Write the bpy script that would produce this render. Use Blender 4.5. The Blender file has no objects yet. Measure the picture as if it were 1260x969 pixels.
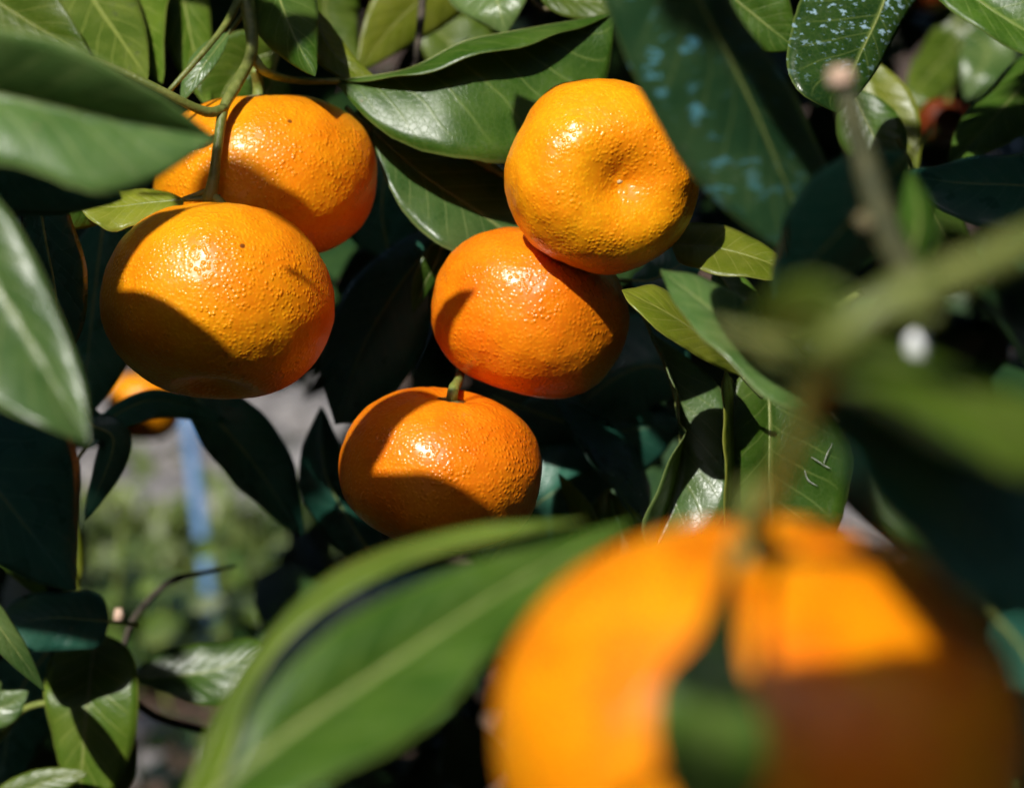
import bpy, math, random
import numpy as np
from mathutils import Vector, Matrix, noise

# ------------------------------------------------------------------ camera, sky, sun, exposure
SC = bpy.context.scene
COL = SC.collection
CAM_H, PITCH, LENS, FOCUS = 1.25, math.radians(-12), 85.0, 0.722
cam_d = bpy.data.cameras.new('camera')
cam_d.lens = LENS
cam_d.sensor_width = 36.0
cam_d.clip_start, cam_d.clip_end = 0.01, 500.0
cam_d.dof.use_dof = True
cam_d.dof.focus_distance = FOCUS
cam_d.dof.aperture_fstop = 10.0
cam_d.dof.aperture_blades = 0
cam = bpy.data.objects.new('camera', cam_d)
COL.objects.link(cam)
cam.location = (0, 0, CAM_H)
cam.rotation_euler = (math.pi / 2 + PITCH, 0, 0)
SC.camera = cam

FPX = LENS / 36.0 * 1260.0
FWD = Vector((0, math.cos(PITCH), math.sin(PITCH)))
UP = Vector((0, -math.sin(PITCH), math.cos(PITCH)))
RT = Vector((1, 0, 0))
EYE = Vector(cam.location)

# direction towards the sun: over the photographer's left shoulder
SUN = (RT * -0.28 + UP * 0.59 + FWD * -0.76).normalized()
ELEV = math.asin(SUN.z)
AZ = math.atan2(SUN.x, SUN.y)

world = bpy.data.worlds.new('World')
SC.world = world
world.use_nodes = True
wn = world.node_tree
bgn = wn.nodes['Background']
sky = wn.nodes.new('ShaderNodeTexSky')
sky.sky_type = 'NISHITA'
sky.sun_disc = False
sky.sun_elevation = ELEV
sky.sun_rotation = AZ
wn.links.new(sky.outputs[0], bgn.inputs[0])
bgn.inputs[1].default_value = 0.14

sun_d = bpy.data.lights.new('sun', 'SUN')
sun_d.energy = 5.0
sun_d.angle = math.radians(0.5)
sun_d.color = (1.0, 0.965, 0.90)
sun = bpy.data.objects.new('sun', sun_d)
COL.objects.link(sun)
sun.location = EYE + SUN * 5
sun.rotation_euler = SUN.to_track_quat('Z', 'Y').to_euler()

vs = SC.view_settings
vs.view_transform = 'Standard'
vs.look = 'None'
vs.exposure = 0.1
vs.gamma = 1.0
vs.use_curve_mapping = False
SC.cycles.max_bounces = 5
SC.cycles.diffuse_bounces = 3
SC.cycles.glossy_bounces = 2
SC.cycles.transmission_bounces = 3
SC.cycles.use_adaptive_sampling = True
SC.cycles.adaptive_threshold = 0.03
SC.cycles.caustics_reflective = False
SC.cycles.caustics_refractive = False

rnd = random.Random(7)


def P(px, py, d):
    """a point of the place: d metres in front of the camera plane"""
    return EYE + FWD * d + RT * ((px - 630.0) / FPX * d) + UP * ((484.5 - py) / FPX * d)


def proj(p):
    v = p - EYE
    d = v.dot(FWD)
    if d < 1e-4:
        return None
    return 630 + v.dot(RT) / d * FPX, 484.5 - v.dot(UP) / d * FPX, d


# ------------------------------------------------------------------ materials
def nodes_of(name):
    m = bpy.data.materials.new(name)
    m.use_nodes = True
    nt = m.node_tree
    return m, nt, nt.nodes['Principled BSDF'], nt.nodes['Material Output']


def N(nt, kind, **kw):
    n = nt.nodes.new(kind)
    for k, v in kw.items():
        setattr(n, k, v)
    return n


def math_n(nt, op, a, b=None, c=None, clamp=False):
    n = nt.nodes.new('ShaderNodeMath')
    n.operation = op
    n.use_clamp = clamp
    for i, x in enumerate((a, b, c)):
        if x is None:
            continue
        if isinstance(x, (int, float)):
            n.inputs[i].default_value = x
        else:
            nt.links.new(x, n.inputs[i])
    return n.outputs[0]


def mixc(nt, fac, a, b, blend='MIX'):
    n = nt.nodes.new('ShaderNodeMix')
    n.data_type = 'RGBA'
    n.blend_type = blend
    for s, x in ((0, fac), (6, a), (7, b)):
        if isinstance(x, (int, float)):
            n.inputs[s].default_value = x
        elif isinstance(x, tuple):
            n.inputs[s].default_value = (*x, 1)
        else:
            nt.links.new(x, n.inputs[s])
    return n.outputs[2]


def ramp(nt, fac, lo, hi, to0=0.0, to1=1.0):
    n = nt.nodes.new('ShaderNodeMapRange')
    n.clamp = True
    n.interpolation_type = 'SMOOTHSTEP'
    nt.links.new(fac, n.inputs[0])
    for i, x in enumerate((lo, hi, to0, to1)):
        n.inputs[i + 1].default_value = x
    return n.outputs[0]


def tex_noise(nt, vec, scale, detail=3.0, rough=0.5):
    n = nt.nodes.new('ShaderNodeTexNoise')
    n.inputs['Scale'].default_value = scale
    n.inputs['Detail'].default_value = detail
    n.inputs['Roughness'].default_value = rough
    nt.links.new(vec, n.inputs['Vector'])
    return n.outputs[0]


def leaf_material(name, dark, light, vein, trans=0.22, trans_col=(0.30, 0.40, 0.012), rough=0.29, glints=None, glint_col=(0.35, 0.52, 0.62), blotch=0.25, bump=1.0, specks=0.0):
    m, nt, bs, out = nodes_of(name)
    L = nt.links.new
    tc = N(nt, 'ShaderNodeTexCoord')
    uv = N(nt, 'ShaderNodeUVMap', uv_map='leaf')
    sep = N(nt, 'ShaderNodeSeparateXYZ')
    L(uv.outputs[0], sep.inputs[0])
    oi = N(nt, 'ShaderNodeObjectInfo')
    # shift the texture for every leaf so that no two look alike
    vadd = N(nt, 'ShaderNodeVectorMath', operation='ADD')
    L(tc.outputs['Object'], vadd.inputs[0])
    comb = N(nt, 'ShaderNodeCombineXYZ')
    L(math_n(nt, 'MULTIPLY', oi.outputs['Random'], 7.0), comb.inputs[0])
    L(comb.outputs[0], vadd.inputs[1])
    vec = vadd.outputs[0]
    u = math_n(nt, 'MULTIPLY', math_n(nt, 'ABSOLUTE', math_n(nt, 'SUBTRACT', sep.outputs[0], 0.5)), 2.0)
    v = sep.outputs[1]
    n1 = tex_noise(nt, vec, 70, 3)
    n2 = tex_noise(nt, vec, 420, 3, 0.6)
    n3 = tex_noise(nt, vec, 25, 2)
    side = math_n(nt, 'ADD', math_n(nt, 'SUBTRACT', math_n(nt, 'MULTIPLY', v, 10.0), math_n(nt, 'MULTIPLY', math_n(nt, 'POWER', u, 0.8), 2.1)), math_n(nt, 'MULTIPLY', n3, 1.3))
    tri = math_n(nt, 'ABSOLUTE', math_n(nt, 'SUBTRACT', math_n(nt, 'FRACT', side), 0.5))   # 0 on a vein, 0.5 between
    vein_side = ramp(nt, tri, 0.075, 0.015)
    vein_side = math_n(nt, 'MULTIPLY', vein_side, ramp(nt, u, 1.0, 0.55))
    vein_mid = ramp(nt, u, 0.055, 0.02)
    quilt = ramp(nt, tri, 0.0, 0.5)
    vor = N(nt, 'ShaderNodeTexVoronoi', feature='DISTANCE_TO_EDGE')
    vor.inputs['Scale'].default_value = 520
    L(vec, vor.inputs['Vector'])
    net = ramp(nt, vor.outputs['Distance'], 0.09, 0.0)
    base = mixc(nt, ramp(nt, n1, 0.32, 0.68), dark, light)
    base = mixc(nt, math_n(nt, 'MULTIPLY', ramp(nt, n3, 0.5, 0.72), blotch), base, vein)
    base = mixc(nt, math_n(nt, 'MULTIPLY', vein_side, 0.40), base, vein)
    base = mixc(nt, math_n(nt, 'MULTIPLY', vein_mid, 0.75), base, vein)
    base = mixc(nt, math_n(nt, 'MULTIPLY', net, 0.16), base, vein)
    # dust and water marks
    base = mixc(nt, math_n(nt, 'MULTIPLY', math_n(nt, 'MULTIPLY', ramp(nt, n2, 0.48, 0.75), ramp(nt, n1, 0.42, 0.62)), 0.16), base, (0.20, 0.22, 0.15))
    # pale rim of the blade
    base = mixc(nt, ramp(nt, u, 0.955, 0.99, 0, 0.6), base, vein)
    # small scars and dust
    sc = N(nt, 'ShaderNodeTexVoronoi')
    sc.inputs['Scale'].default_value = 95
    L(vec, sc.inputs['Vector'])
    scar = math_n(nt, 'MULTIPLY', ramp(nt, sc.outputs['Distance'], 0.07, 0.035), math_n(nt, 'GREATER_THAN', tex_noise(nt, vec, 33, 1), 0.60))
    base = mixc(nt, math_n(nt, 'MULTIPLY', scar, 0.55), base, (0.22, 0.17, 0.08))
    if specks:
        sp = math_n(nt, 'MULTIPLY', ramp(nt, n2, 0.62, 0.70), ramp(nt, n1, 0.52, 0.60))
        base = mixc(nt, math_n(nt, 'MULTIPLY', sp, specks), base, (0.012, 0.012, 0.01))
    hsv = N(nt, 'ShaderNodeHueSaturation')
    L(base, hsv.inputs['Color'])
    L(math_n(nt, 'ADD', math_n(nt, 'MULTIPLY', oi.outputs['Random'], 0.5), 0.75), hsv.inputs['Value'])
    base = hsv.outputs[0]
    ro = math_n(nt, 'ADD', math_n(nt, 'MULTIPLY', n1, 0.22), rough - 0.11)
    if glints:  # reflections of the sky, painted as pale blue patches in the colour
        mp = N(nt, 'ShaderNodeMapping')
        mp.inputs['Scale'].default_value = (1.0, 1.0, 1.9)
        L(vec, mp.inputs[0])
        fl = math_n(nt, 'MULTIPLY', ramp(nt, tex_noise(nt, mp.outputs[0], glints, 4, 0.62), 0.565, 0.62), math_n(nt, 'MULTIPLY', ramp(nt, n1, 0.40, 0.55), ramp(nt, v, 0.95, 0.35)))
        base = mixc(nt, fl, base, glint_col)
    L(base, bs.inputs['Base Color'])
    L(ro, bs.inputs['Roughness'])
    bs.inputs['Specular IOR Level'].default_value = 0.4
    h = math_n(nt, 'ADD', math_n(nt, 'MULTIPLY', quilt, 0.10), math_n(nt, 'MULTIPLY', n1, 0.45))
    h = math_n(nt, 'ADD', h, math_n(nt, 'MULTIPLY', n2, 0.06))
    h = math_n(nt, 'SUBTRACT', h, math_n(nt, 'MULTIPLY', net, 0.03))
    h = math_n(nt, 'ADD', h, math_n(nt, 'MULTIPLY', vein_side, 0.05))
    bp = N(nt, 'ShaderNodeBump')
    bp.inputs['Strength'].default_value = 0.8
    bp.inputs['Distance'].default_value = 0.0009 * bump
    L(h, bp.inputs['Height'])
    L(bp.outputs[0], bs.inputs['Normal'])
    tr = N(nt, 'ShaderNodeBsdfTranslucent')
    tcol = mixc(nt, math_n(nt, 'MULTIPLY', vein_side, 0.5), trans_col, (0.5, 0.55, 0.1))
    L(tcol, tr.inputs[0])
    L(bp.outputs[0], tr.inputs[1])
    mx = N(nt, 'ShaderNodeMixShader')
    mx.inputs[0].default_value = trans
    L(bs.outputs[0], mx.inputs[1])
    L(tr.outputs[0], mx.inputs[2])
    L(mx.outputs[0], out.inputs[0])
    return m


def simple_material(name, a, b, scale, rough=0.5, bump=0.0005, bscale=None, sub=0.0, spec=0.5):
    m, nt, bs, out = nodes_of(name)
    tc = N(nt, 'ShaderNodeTexCoord')
    n = tex_noise(nt, tc.outputs['Object'], scale, 5, 0.6)
    nt.links.new(mixc(nt, ramp(nt, n, 0.35, 0.65), a, b), bs.inputs['Base Color'])
    bs.inputs['Roughness'].default_value = rough
    bs.inputs['Specular IOR Level'].default_value = spec
    bp = N(nt, 'ShaderNodeBump')
    bp.inputs['Distance'].default_value = bump
    nt.links.new(tex_noise(nt, tc.outputs['Object'], bscale or scale * 3, 4, 0.6), bp.inputs['Height'])
    nt.links.new(bp.outputs[0], bs.inputs['Normal'])
    return m


def peel_material(name, yellow, orange, pore=760.0, rough=0.31, hgt=1.0, mottle=False):
    m, nt, bs, out = nodes_of(name)
    L = nt.links.new
    tc = N(nt, 'ShaderNodeTexCoord')
    vec = tc.outputs['Object']
    big = tex_noise(nt, vec, 38, 3)
    midn = tex_noise(nt, vec, 210, 3, 0.55)
    warp = N(nt, 'ShaderNodeVectorMath', operation='MULTIPLY_ADD')
    nz = N(nt, 'ShaderNodeTexNoise')
    nz.inputs['Scale'].default_value = 260
    L(vec, nz.inputs['Vector'])
    L(nz.outputs['Color'], warp.inputs[0])
    warp.inputs[1].default_value = (0.0006,) * 3
    L(vec, warp.inputs[2])
    vo = N(nt, 'ShaderNodeTexVoronoi', feature='SMOOTH_F1')
    vo.inputs['Scale'].default_value = pore
    vo.inputs['Smoothness'].default_value = 0.38
    L(warp.outputs[0], vo.inputs['Vector'])
    gland = ramp(nt, vo.outputs['Distance'], 0.62, 0.08)
    # glands of uneven strength
    amp = math_n(nt, 'MULTIPLY', ramp(nt, tex_noise(nt, vec, 300, 2), 0.3, 0.7, 0.35, 1.0), ramp(nt, tex_noise(nt, vec, 55, 2), 0.35, 0.65, 0.45, 1.0))
    col = mixc(nt, ramp(nt, big, 0.35, 0.68), yellow, orange)
    dk = tuple(c * f for c, f in zip(orange, (0.86, 0.66, 0.6)))
    col = mixc(nt, math_n(nt, 'MULTIPLY', ramp(nt, vo.outputs['Distance'], 0.35, 0.8), 0.28), col, dk)
    if mottle:
        mo = tex_noise(nt, vec, 75, 4, 0.65)
        col = mixc(nt, math_n(nt, 'MULTIPLY', ramp(nt, mo, 0.45, 0.7), 0.55), col, dk)
    pat = tex_noise(nt, vec, 24, 4, 0.6)
    col = mixc(nt, math_n(nt, 'MULTIPLY', ramp(nt, pat, 0.56, 0.72), 0.35), col, tuple(c * f for c, f in zip(yellow, (0.92, 1.12, 1.0))))
    # a few brown scars
    sv = N(nt, 'ShaderNodeTexVoronoi')
    sv.inputs['Scale'].default_value = 62
    L(warp.outputs[0], sv.inputs['Vector'])
    scar = math_n(nt, 'MULTIPLY', ramp(nt, sv.outputs['Distance'], 0.075, 0.04), math_n(nt, 'GREATER_THAN', tex_noise(nt, vec, 27, 1), 0.525))
    col = mixc(nt, math_n(nt, 'MULTIPLY', scar, 0.85), col, (0.09, 0.02, 0.008))
    L(col, bs.inputs['Base Color'])
    L(math_n(nt, 'ADD', math_n(nt, 'MULTIPLY', midn, 0.16), rough - 0.08), bs.inputs['Roughness'])
    bs.inputs['Specular IOR Level'].default_value = 0.42
    bs.inputs['Subsurface Weight'].default_value = 0.22
    bs.inputs['Subsurface Radius'].default_value = (1.0, 0.35, 0.06)
    bs.inputs['Subsurface Scale'].default_value = 0.003
    h = math_n(nt, 'ADD', math_n(nt, 'MULTIPLY', math_n(nt, 'MULTIPLY', gland, amp), 0.62), math_n(nt, 'MULTIPLY', midn, 0.10))
    h = math_n(nt, 'ADD', h, math_n(nt, 'MULTIPLY', big, 1.6))
    bp = N(nt, 'ShaderNodeBump')
    bp.inputs['Strength'].default_value = 1.0
    bp.inputs['Distance'].default_value = 0.00054 * hgt
    L(h, bp.inputs['Height'])
    L(bp.outputs[0], bs.inputs['Normal'])
    return m


MAT = {
    'leaf': leaf_material('leaf_green', (0.031, 0.084, 0.007), (0.060, 0.128, 0.011), (0.19, 0.26, 0.06), rough=0.35),
    'olive': leaf_material('leaf_olive', (0.052, 0.104, 0.007), (0.090, 0.145, 0.011), (0.25, 0.29, 0.06), rough=0.34),
    'speck': leaf_material('leaf_sooty', (0.058, 0.102, 0.010), (0.098, 0.142, 0.016), (0.25, 0.29, 0.06), specks=0.85, rough=0.34),
    'pale': leaf_material('leaf_yellow_green', (0.145, 0.190, 0.012), (0.235, 0.265, 0.022), (0.36, 0.37, 0.08), trans=0.3, rough=0.34),
    'sky_glint': leaf_material('leaf_painted_glints', (0.014, 0.045, 0.010), (0.030, 0.075, 0.012), (0.16, 0.22, 0.05), rough=0.27, glints=330),  # small sky reflections painted into the blade colour
    'big_sky_glint': leaf_material('leaf_painted_big_glints', (0.018, 0.062, 0.024), (0.038, 0.094, 0.034), (0.11, 0.17, 0.05), rough=0.33, glints=150, glint_col=(0.12, 0.36, 0.45)),  # broad sky reflections painted into the blade colour
    'deep': leaf_material('leaf_shade_tinted', (0.013, 0.075, 0.050), (0.025, 0.105, 0.064), (0.06, 0.15, 0.10), trans=0.08),  # for shaded leaves: the blue-green cast of shade is put into the colour
    'silver': leaf_material('leaf_grey_green', (0.046, 0.108, 0.024), (0.086, 0.160, 0.040), (0.24, 0.30, 0.10), rough=0.30),
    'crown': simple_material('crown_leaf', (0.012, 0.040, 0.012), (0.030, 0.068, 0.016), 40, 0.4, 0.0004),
    'twig': simple_material('twig_green', (0.11, 0.14, 0.025), (0.19, 0.21, 0.05), 240, 0.45, 0.0004),
    'bark': simple_material('twig_brown', (0.09, 0.075, 0.03), (0.17, 0.14, 0.06), 260, 0.6, 0.0006),
    'olive_bark': simple_material('twig_olive', (0.030, 0.034, 0.009), (0.058, 0.058, 0.018), 260, 0.6, 0.0006),
    'dark_bark': simple_material('bark_dark', (0.03, 0.025, 0.016), (0.075, 0.06, 0.04), 120, 0.8, 0.002),
    'cut': simple_material('cut_wood', (0.55, 0.36, 0.25), (0.70, 0.50, 0.38), 500, 0.7, 0.0003),
    'rib': simple_material('midrib_green', (0.15, 0.19, 0.045), (0.22, 0.25, 0.07), 400, 0.4, 0.0002),
    'stalk': simple_material('stalk_green', (0.17, 0.22, 0.04), (0.26, 0.30, 0.07), 300, 0.45, 0.0004),
    'calyx': simple_material('calyx_brown_green', (0.12, 0.10, 0.03), (0.22, 0.20, 0.06), 350, 0.6, 0.0005),
    'scar': simple_material('navel_scar_pale', (0.55, 0.36, 0.14), (0.70, 0.52, 0.25), 600, 0.6, 0.0003),
    'peel': peel_material('peel_orange', (0.89, 0.34, 0.005), (0.87, 0.25, 0.004), hgt=1.0),
    'peel_y': peel_material('peel_yellow_orange', (0.92, 0.365, 0.005), (0.90, 0.265, 0.004), hgt=0.8),
    'peel_r': peel_material('peel_deep_orange', (0.86, 0.25, 0.005), (0.82, 0.175, 0.004), hgt=0.95),
    'peel_n': peel_material('peel_mottled_orange', (0.90, 0.315, 0.003), (0.86, 0.215, 0.002), hgt=0.65, mottle=True),
    'peel_d': peel_material('peel_red_orange_shaded', (0.17, 0.032, 0.006), (0.13, 0.024, 0.006)),  # shade on the far fruit is put into this dim peel colour
    'soil': simple_material('soil_brown', (0.055, 0.034, 0.023), (0.12, 0.08, 0.056), 9, 0.95, 0.02, 40, spec=0.1),
    'stone': simple_material('stone_pale', (0.11, 0.10, 0.095), (0.27, 0.25, 0.235), 14, 0.9, 0.006, 40, spec=0.2),
    'white': simple_material('glint_white', (0.84, 0.86, 0.86), (0.88, 0.90, 0.90), 300, 0.5),  # white of the bead that stands in for a glint
    'cork': simple_material('corky_scar', (0.36, 0.37, 0.31), (0.50, 0.50, 0.44), 900, 0.7),
    'blue': simple_material('blue_plastic', (0.11, 0.25, 0.48), (0.20, 0.36, 0.62), 30, 0.4, 0.0004),
    'weed': simple_material('weed_green', (0.035, 0.07, 0.012), (0.11, 0.14, 0.020), 5, 0.5),
}


# ------------------------------------------------------------------ helpers
def empty(name, loc, label, cat, group=None):
    o = bpy.data.objects.new(name, None)
    o.empty_display_size = 0.01
    COL.objects.link(o)
    o.location = loc
    o['label'] = label
    o['category'] = cat
    if group:
        o['group'] = group
    return o


def wloc(o):
    p = Vector(o.location)
    while o.parent:
        o = o.parent
        p += Vector(o.location)
    return p


def mesh_obj(name, verts, faces, mat, parent=None, origin=None, smooth=True, uvs=None, label=None):
    """verts in world space; the object's origin goes to `origin`"""
    origin = Vector(origin) if origin is not None else Vector(verts[0])
    me = bpy.data.meshes.new(name)
    me.from_pydata([tuple(Vector(v) - origin) for v in verts], [], faces)
    if uvs is not None:
        lay = me.uv_layers.new(name='leaf')
        idx = np.empty(len(me.loops), dtype=np.int32)
        me.loops.foreach_get('vertex_index', idx)
        lay.data.foreach_set('uv', np.asarray(uvs, dtype=np.float32)[idx].ravel())
    if smooth:
        me.polygons.foreach_set('use_smooth', [True] * len(me.polygons))
    me.materials.append(MAT[mat])
    me.update()
    o = bpy.data.objects.new(name, me)
    COL.objects.link(o)
    if parent:
        o.parent = parent
        o.location = origin - wloc(parent)
    else:
        o.location = origin
    if label:
        o['label'] = label
    return o


def spline(pts, n):
    """Catmull-Rom through pts (Vectors), n samples, roughly even in arc length"""
    pts = [Vector(p) for p in pts]
    if len(pts) == 2:
        return [pts[0].lerp(pts[1], i / (n - 1)) for i in range(n)]
    ext = [pts[0] * 2 - pts[1]] + pts + [pts[-1] * 2 - pts[-2]]
    fine = []
    K = 16
    for i in range(1, len(ext) - 2):
        p0, p1, p2, p3 = ext[i - 1:i + 3]
        for k in range(K):
            t = k / K
            fine.append(0.5 * ((2 * p1) + (p2 - p0) * t + (2 * p0 - 5 * p1 + 4 * p2 - p3) * t * t + (3 * p1 - p0 - 3 * p2 + p3) * t ** 3))
    fine.append(pts[-1])
    acc = [0.0]
    for a, b in zip(fine, fine[1:]):
        acc.append(acc[-1] + (b - a).length)
    out, j = [], 0
    for i in range(n):
        s = acc[-1] * i / (n - 1)
        while j < len(acc) - 2 and acc[j + 1] < s:
            j += 1
        seg = acc[j + 1] - acc[j]
        out.append(fine[j].lerp(fine[j + 1], 0 if seg < 1e-9 else min(1, (s - acc[j]) / seg)))
    return out


def tube_geo(pts, radii, sides=10, rough=0.0, seed=0):
    verts, faces = [], []
    n = len(pts)
    ref = None
    for i, p in enumerate(pts):
        t = (pts[min(i + 1, n - 1)] - pts[max(i - 1, 0)]).normalized()
        if ref is None:
            ref = t.orthogonal().normalized()
        ref = (ref - t * ref.dot(t)).normalized()
        bi = t.cross(ref)
        for k in range(sides):
            a = 2 * math.pi * k / sides
            r = radii[i]
            if rough:
                r *= 1 + rough * noise.noise(Vector((math.cos(a) * 1.5 + seed, math.sin(a) * 1.5, p.length * 60 + i * 0.35)))
            verts.append(p + (ref * math.cos(a) + bi * math.sin(a)) * r)
    for i in range(n - 1):
        for k in range(sides):
            a, b = i * sides + k, i * sides + (k + 1) % sides
            faces.append((a, b, b + sides, a + sides))
    faces.append(tuple(range(sides))[::-1])
    faces.append(tuple((n - 1) * sides + k for k in range(sides)))
    return verts, faces


def tube(name, ctrl, radii, mat, parent, n=20, sides=10, rough=0.12, label=None):
    """ctrl: world points; radii: one per control point, interpolated"""
    pts = spline(ctrl, n)
    rr = [np.interp(i / (n - 1), np.linspace(0, 1, len(radii)), radii) for i in range(n)]
    v, f = tube_geo(pts, rr, sides, rough, rnd.random() * 50)
    return mesh_obj(name, v, f, mat, parent, pts[0], label=label)


def pix(pts):
    return [P(*p) for p in pts]


def twig(parent, pts, radii_mm, mat='twig', name='twig', n=28, rough=0.14, label=None):
    return tube(name, pix(pts), [r * 0.001 for r in radii_mm], mat, parent, n, 12, rough, label)


DARK = []     # points to be shaded by leaves added to the crown
LIT = []      # points that the sun reaches in the photograph


def prof(v, k=1.0):
    return math.sin(math.pi * v ** (0.85 * k)) ** 0.85 if 0 < v < 1 else 0.0


LEAF_SEED = [0]


def leaf(parent, M, A=None, B=None, w=None, dd=(0, 0), mat='leaf', bulge=0.0008, wave=0.0008, lit=False, sh=0.0,
         label=None, stem=None, dark=None, name='leaf', rib=0.55, n=30, curl=0.0, k=1.0):
    """A blade lofted between its two margins and its midrib (thing > leaf > midrib, petiole).
    M: midrib points, base first.  A, B: points of the two margins, or w = (half width A, half width B) in millimetres
    with dd = how far each margin lies in front (-) or behind (+) the midrib, also in millimetres."""
    LEAF_SEED[0] += 1
    sd = LEAF_SEED[0] * 3.17
    off = SUN * sh
    Mw = [p + off for p in pix(M)]
    ms = spline(Mw, n)
    if w is not None:
        aa, bb = [], []
        for i, p in enumerate(ms):
            v = i / (n - 1)
            t = (ms[min(i + 1, n - 1)] - ms[max(i - 1, 0)])
            tx, ty = t.dot(RT), t.dot(UP)
            L = math.hypot(tx, ty) or 1
            perp = (RT * -ty + UP * tx) / L
            f = prof(v, k)
            aa.append(p + perp * (w[0] * 0.001 * f) + FWD * (dd[0] * 0.001 * f))
            bb.append(p - perp * (w[1] * 0.001 * f) + FWD * (dd[1] * 0.001 * f))
    else:
        aa = spline([Mw[0]] + [p + off for p in pix(A)] + [Mw[-1]], n)
        bb = spline([Mw[0]] + [p + off for p in pix(B)] + [Mw[-1]], n)
    H = 6
    verts, uvs, faces = [], [], []
    for i in range(n):
        v = i / (n - 1)
        m, a, b = ms[i], aa[i], bb[i]
        t = (ms[min(i + 1, n - 1)] - ms[max(i - 1, 0)]).normalized()
        row = []
        for j in range(-H, H + 1):
            s = abs(j) / H
            e = a if j < 0 else b
            side = e - m
            nn = t.cross(side)
            if nn.length > 1e-9:
                nn.normalize()
            if j > 0:
                nn = -nn
            if nn.dot(FWD) > 0:
                nn = -nn
            p = m.lerp(e, s)
            p = p + nn * (bulge * 4 * s * (1 - s) * min(1, side.length / 0.012))
            wv = noise.noise(Vector((sd, v * 5.5, j * 0.12))) + 0.5 * math.sin(v * 23 + sd + (1.7 if j > 0 else 0))
            p = p + nn * (wave * wv * s * s * min(1, side.length / 0.01) + curl * s * s)
            if 0 < i < n - 1 and s == 1:
                p = p + side * (0.020 * noise.noise(Vector((sd * 2, v * 31, j))))
            verts.append(p)
            uvs.append((0.5 + 0.5 * j / H, v))
    W = 2 * H + 1
    for i in range(n - 1):
        for j in range(W - 1):
            a0 = i * W + j
            faces.append((a0, a0 + 1, a0 + W + 1, a0 + W))
    o = mesh_obj(name, verts, faces, mat, parent, ms[0], uvs=uvs, label=label)
    md = o.modifiers.new('thickness', 'SOLIDIFY')
    md.thickness = 0.00035
    md.offset = 0
    if rib:
        rp = ms[:n - 2]
        v_, f_ = tube_geo(rp, [0.001 * rib * (1.0 - 0.8 * i / len(rp)) for i in range(len(rp))], 6)
        mesh_obj('midrib', v_, f_, 'rib', o, ms[0])
    d0 = (ms[0] - ms[1]).normalized()
    if stem is not None:
        st = pix(stem) + [ms[0] + (ms[1] - ms[0]) * 0.4]
        rr = [0.0010] * (len(st) - 1) + [0.0007]
    else:
        st = [ms[0] + d0 * 0.011, ms[0] + d0 * 0.005, ms[0] + (ms[1] - ms[0]) * 0.4]
        rr = [0.0009, 0.0008, 0.0006]
    tube('petiole', st, rr, 'twig', o, 10, 8, 0.1)
    if dark is None:
        dark = mat == 'deep'
    if dark:
        for i in range(2, n, 3):
            if dark is not True and not dark[0] <= i / n <= dark[1]:
                continue
            for e in (aa, bb):
                if dark is not True and len(dark) > 2 and (e is aa) != (dark[2] == 'A'):
                    continue
                for q_ in (0.1, 0.5, 0.9):
                    DARK.append(ms[i].lerp(e[i], q_))
    if lit:
        for i in range(4, n, 5):
            for e in (aa, bb):
                if dark and (len(dark) == 2 and dark[0] - 0.1 <= i / n <= dark[1] + 0.1 or len(dark) > 2 and (e is aa) == (dark[2] == 'A')):
                    continue
                LIT.append((ms[i].lerp(e[i], 0.55), 0.012))
    return o


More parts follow.
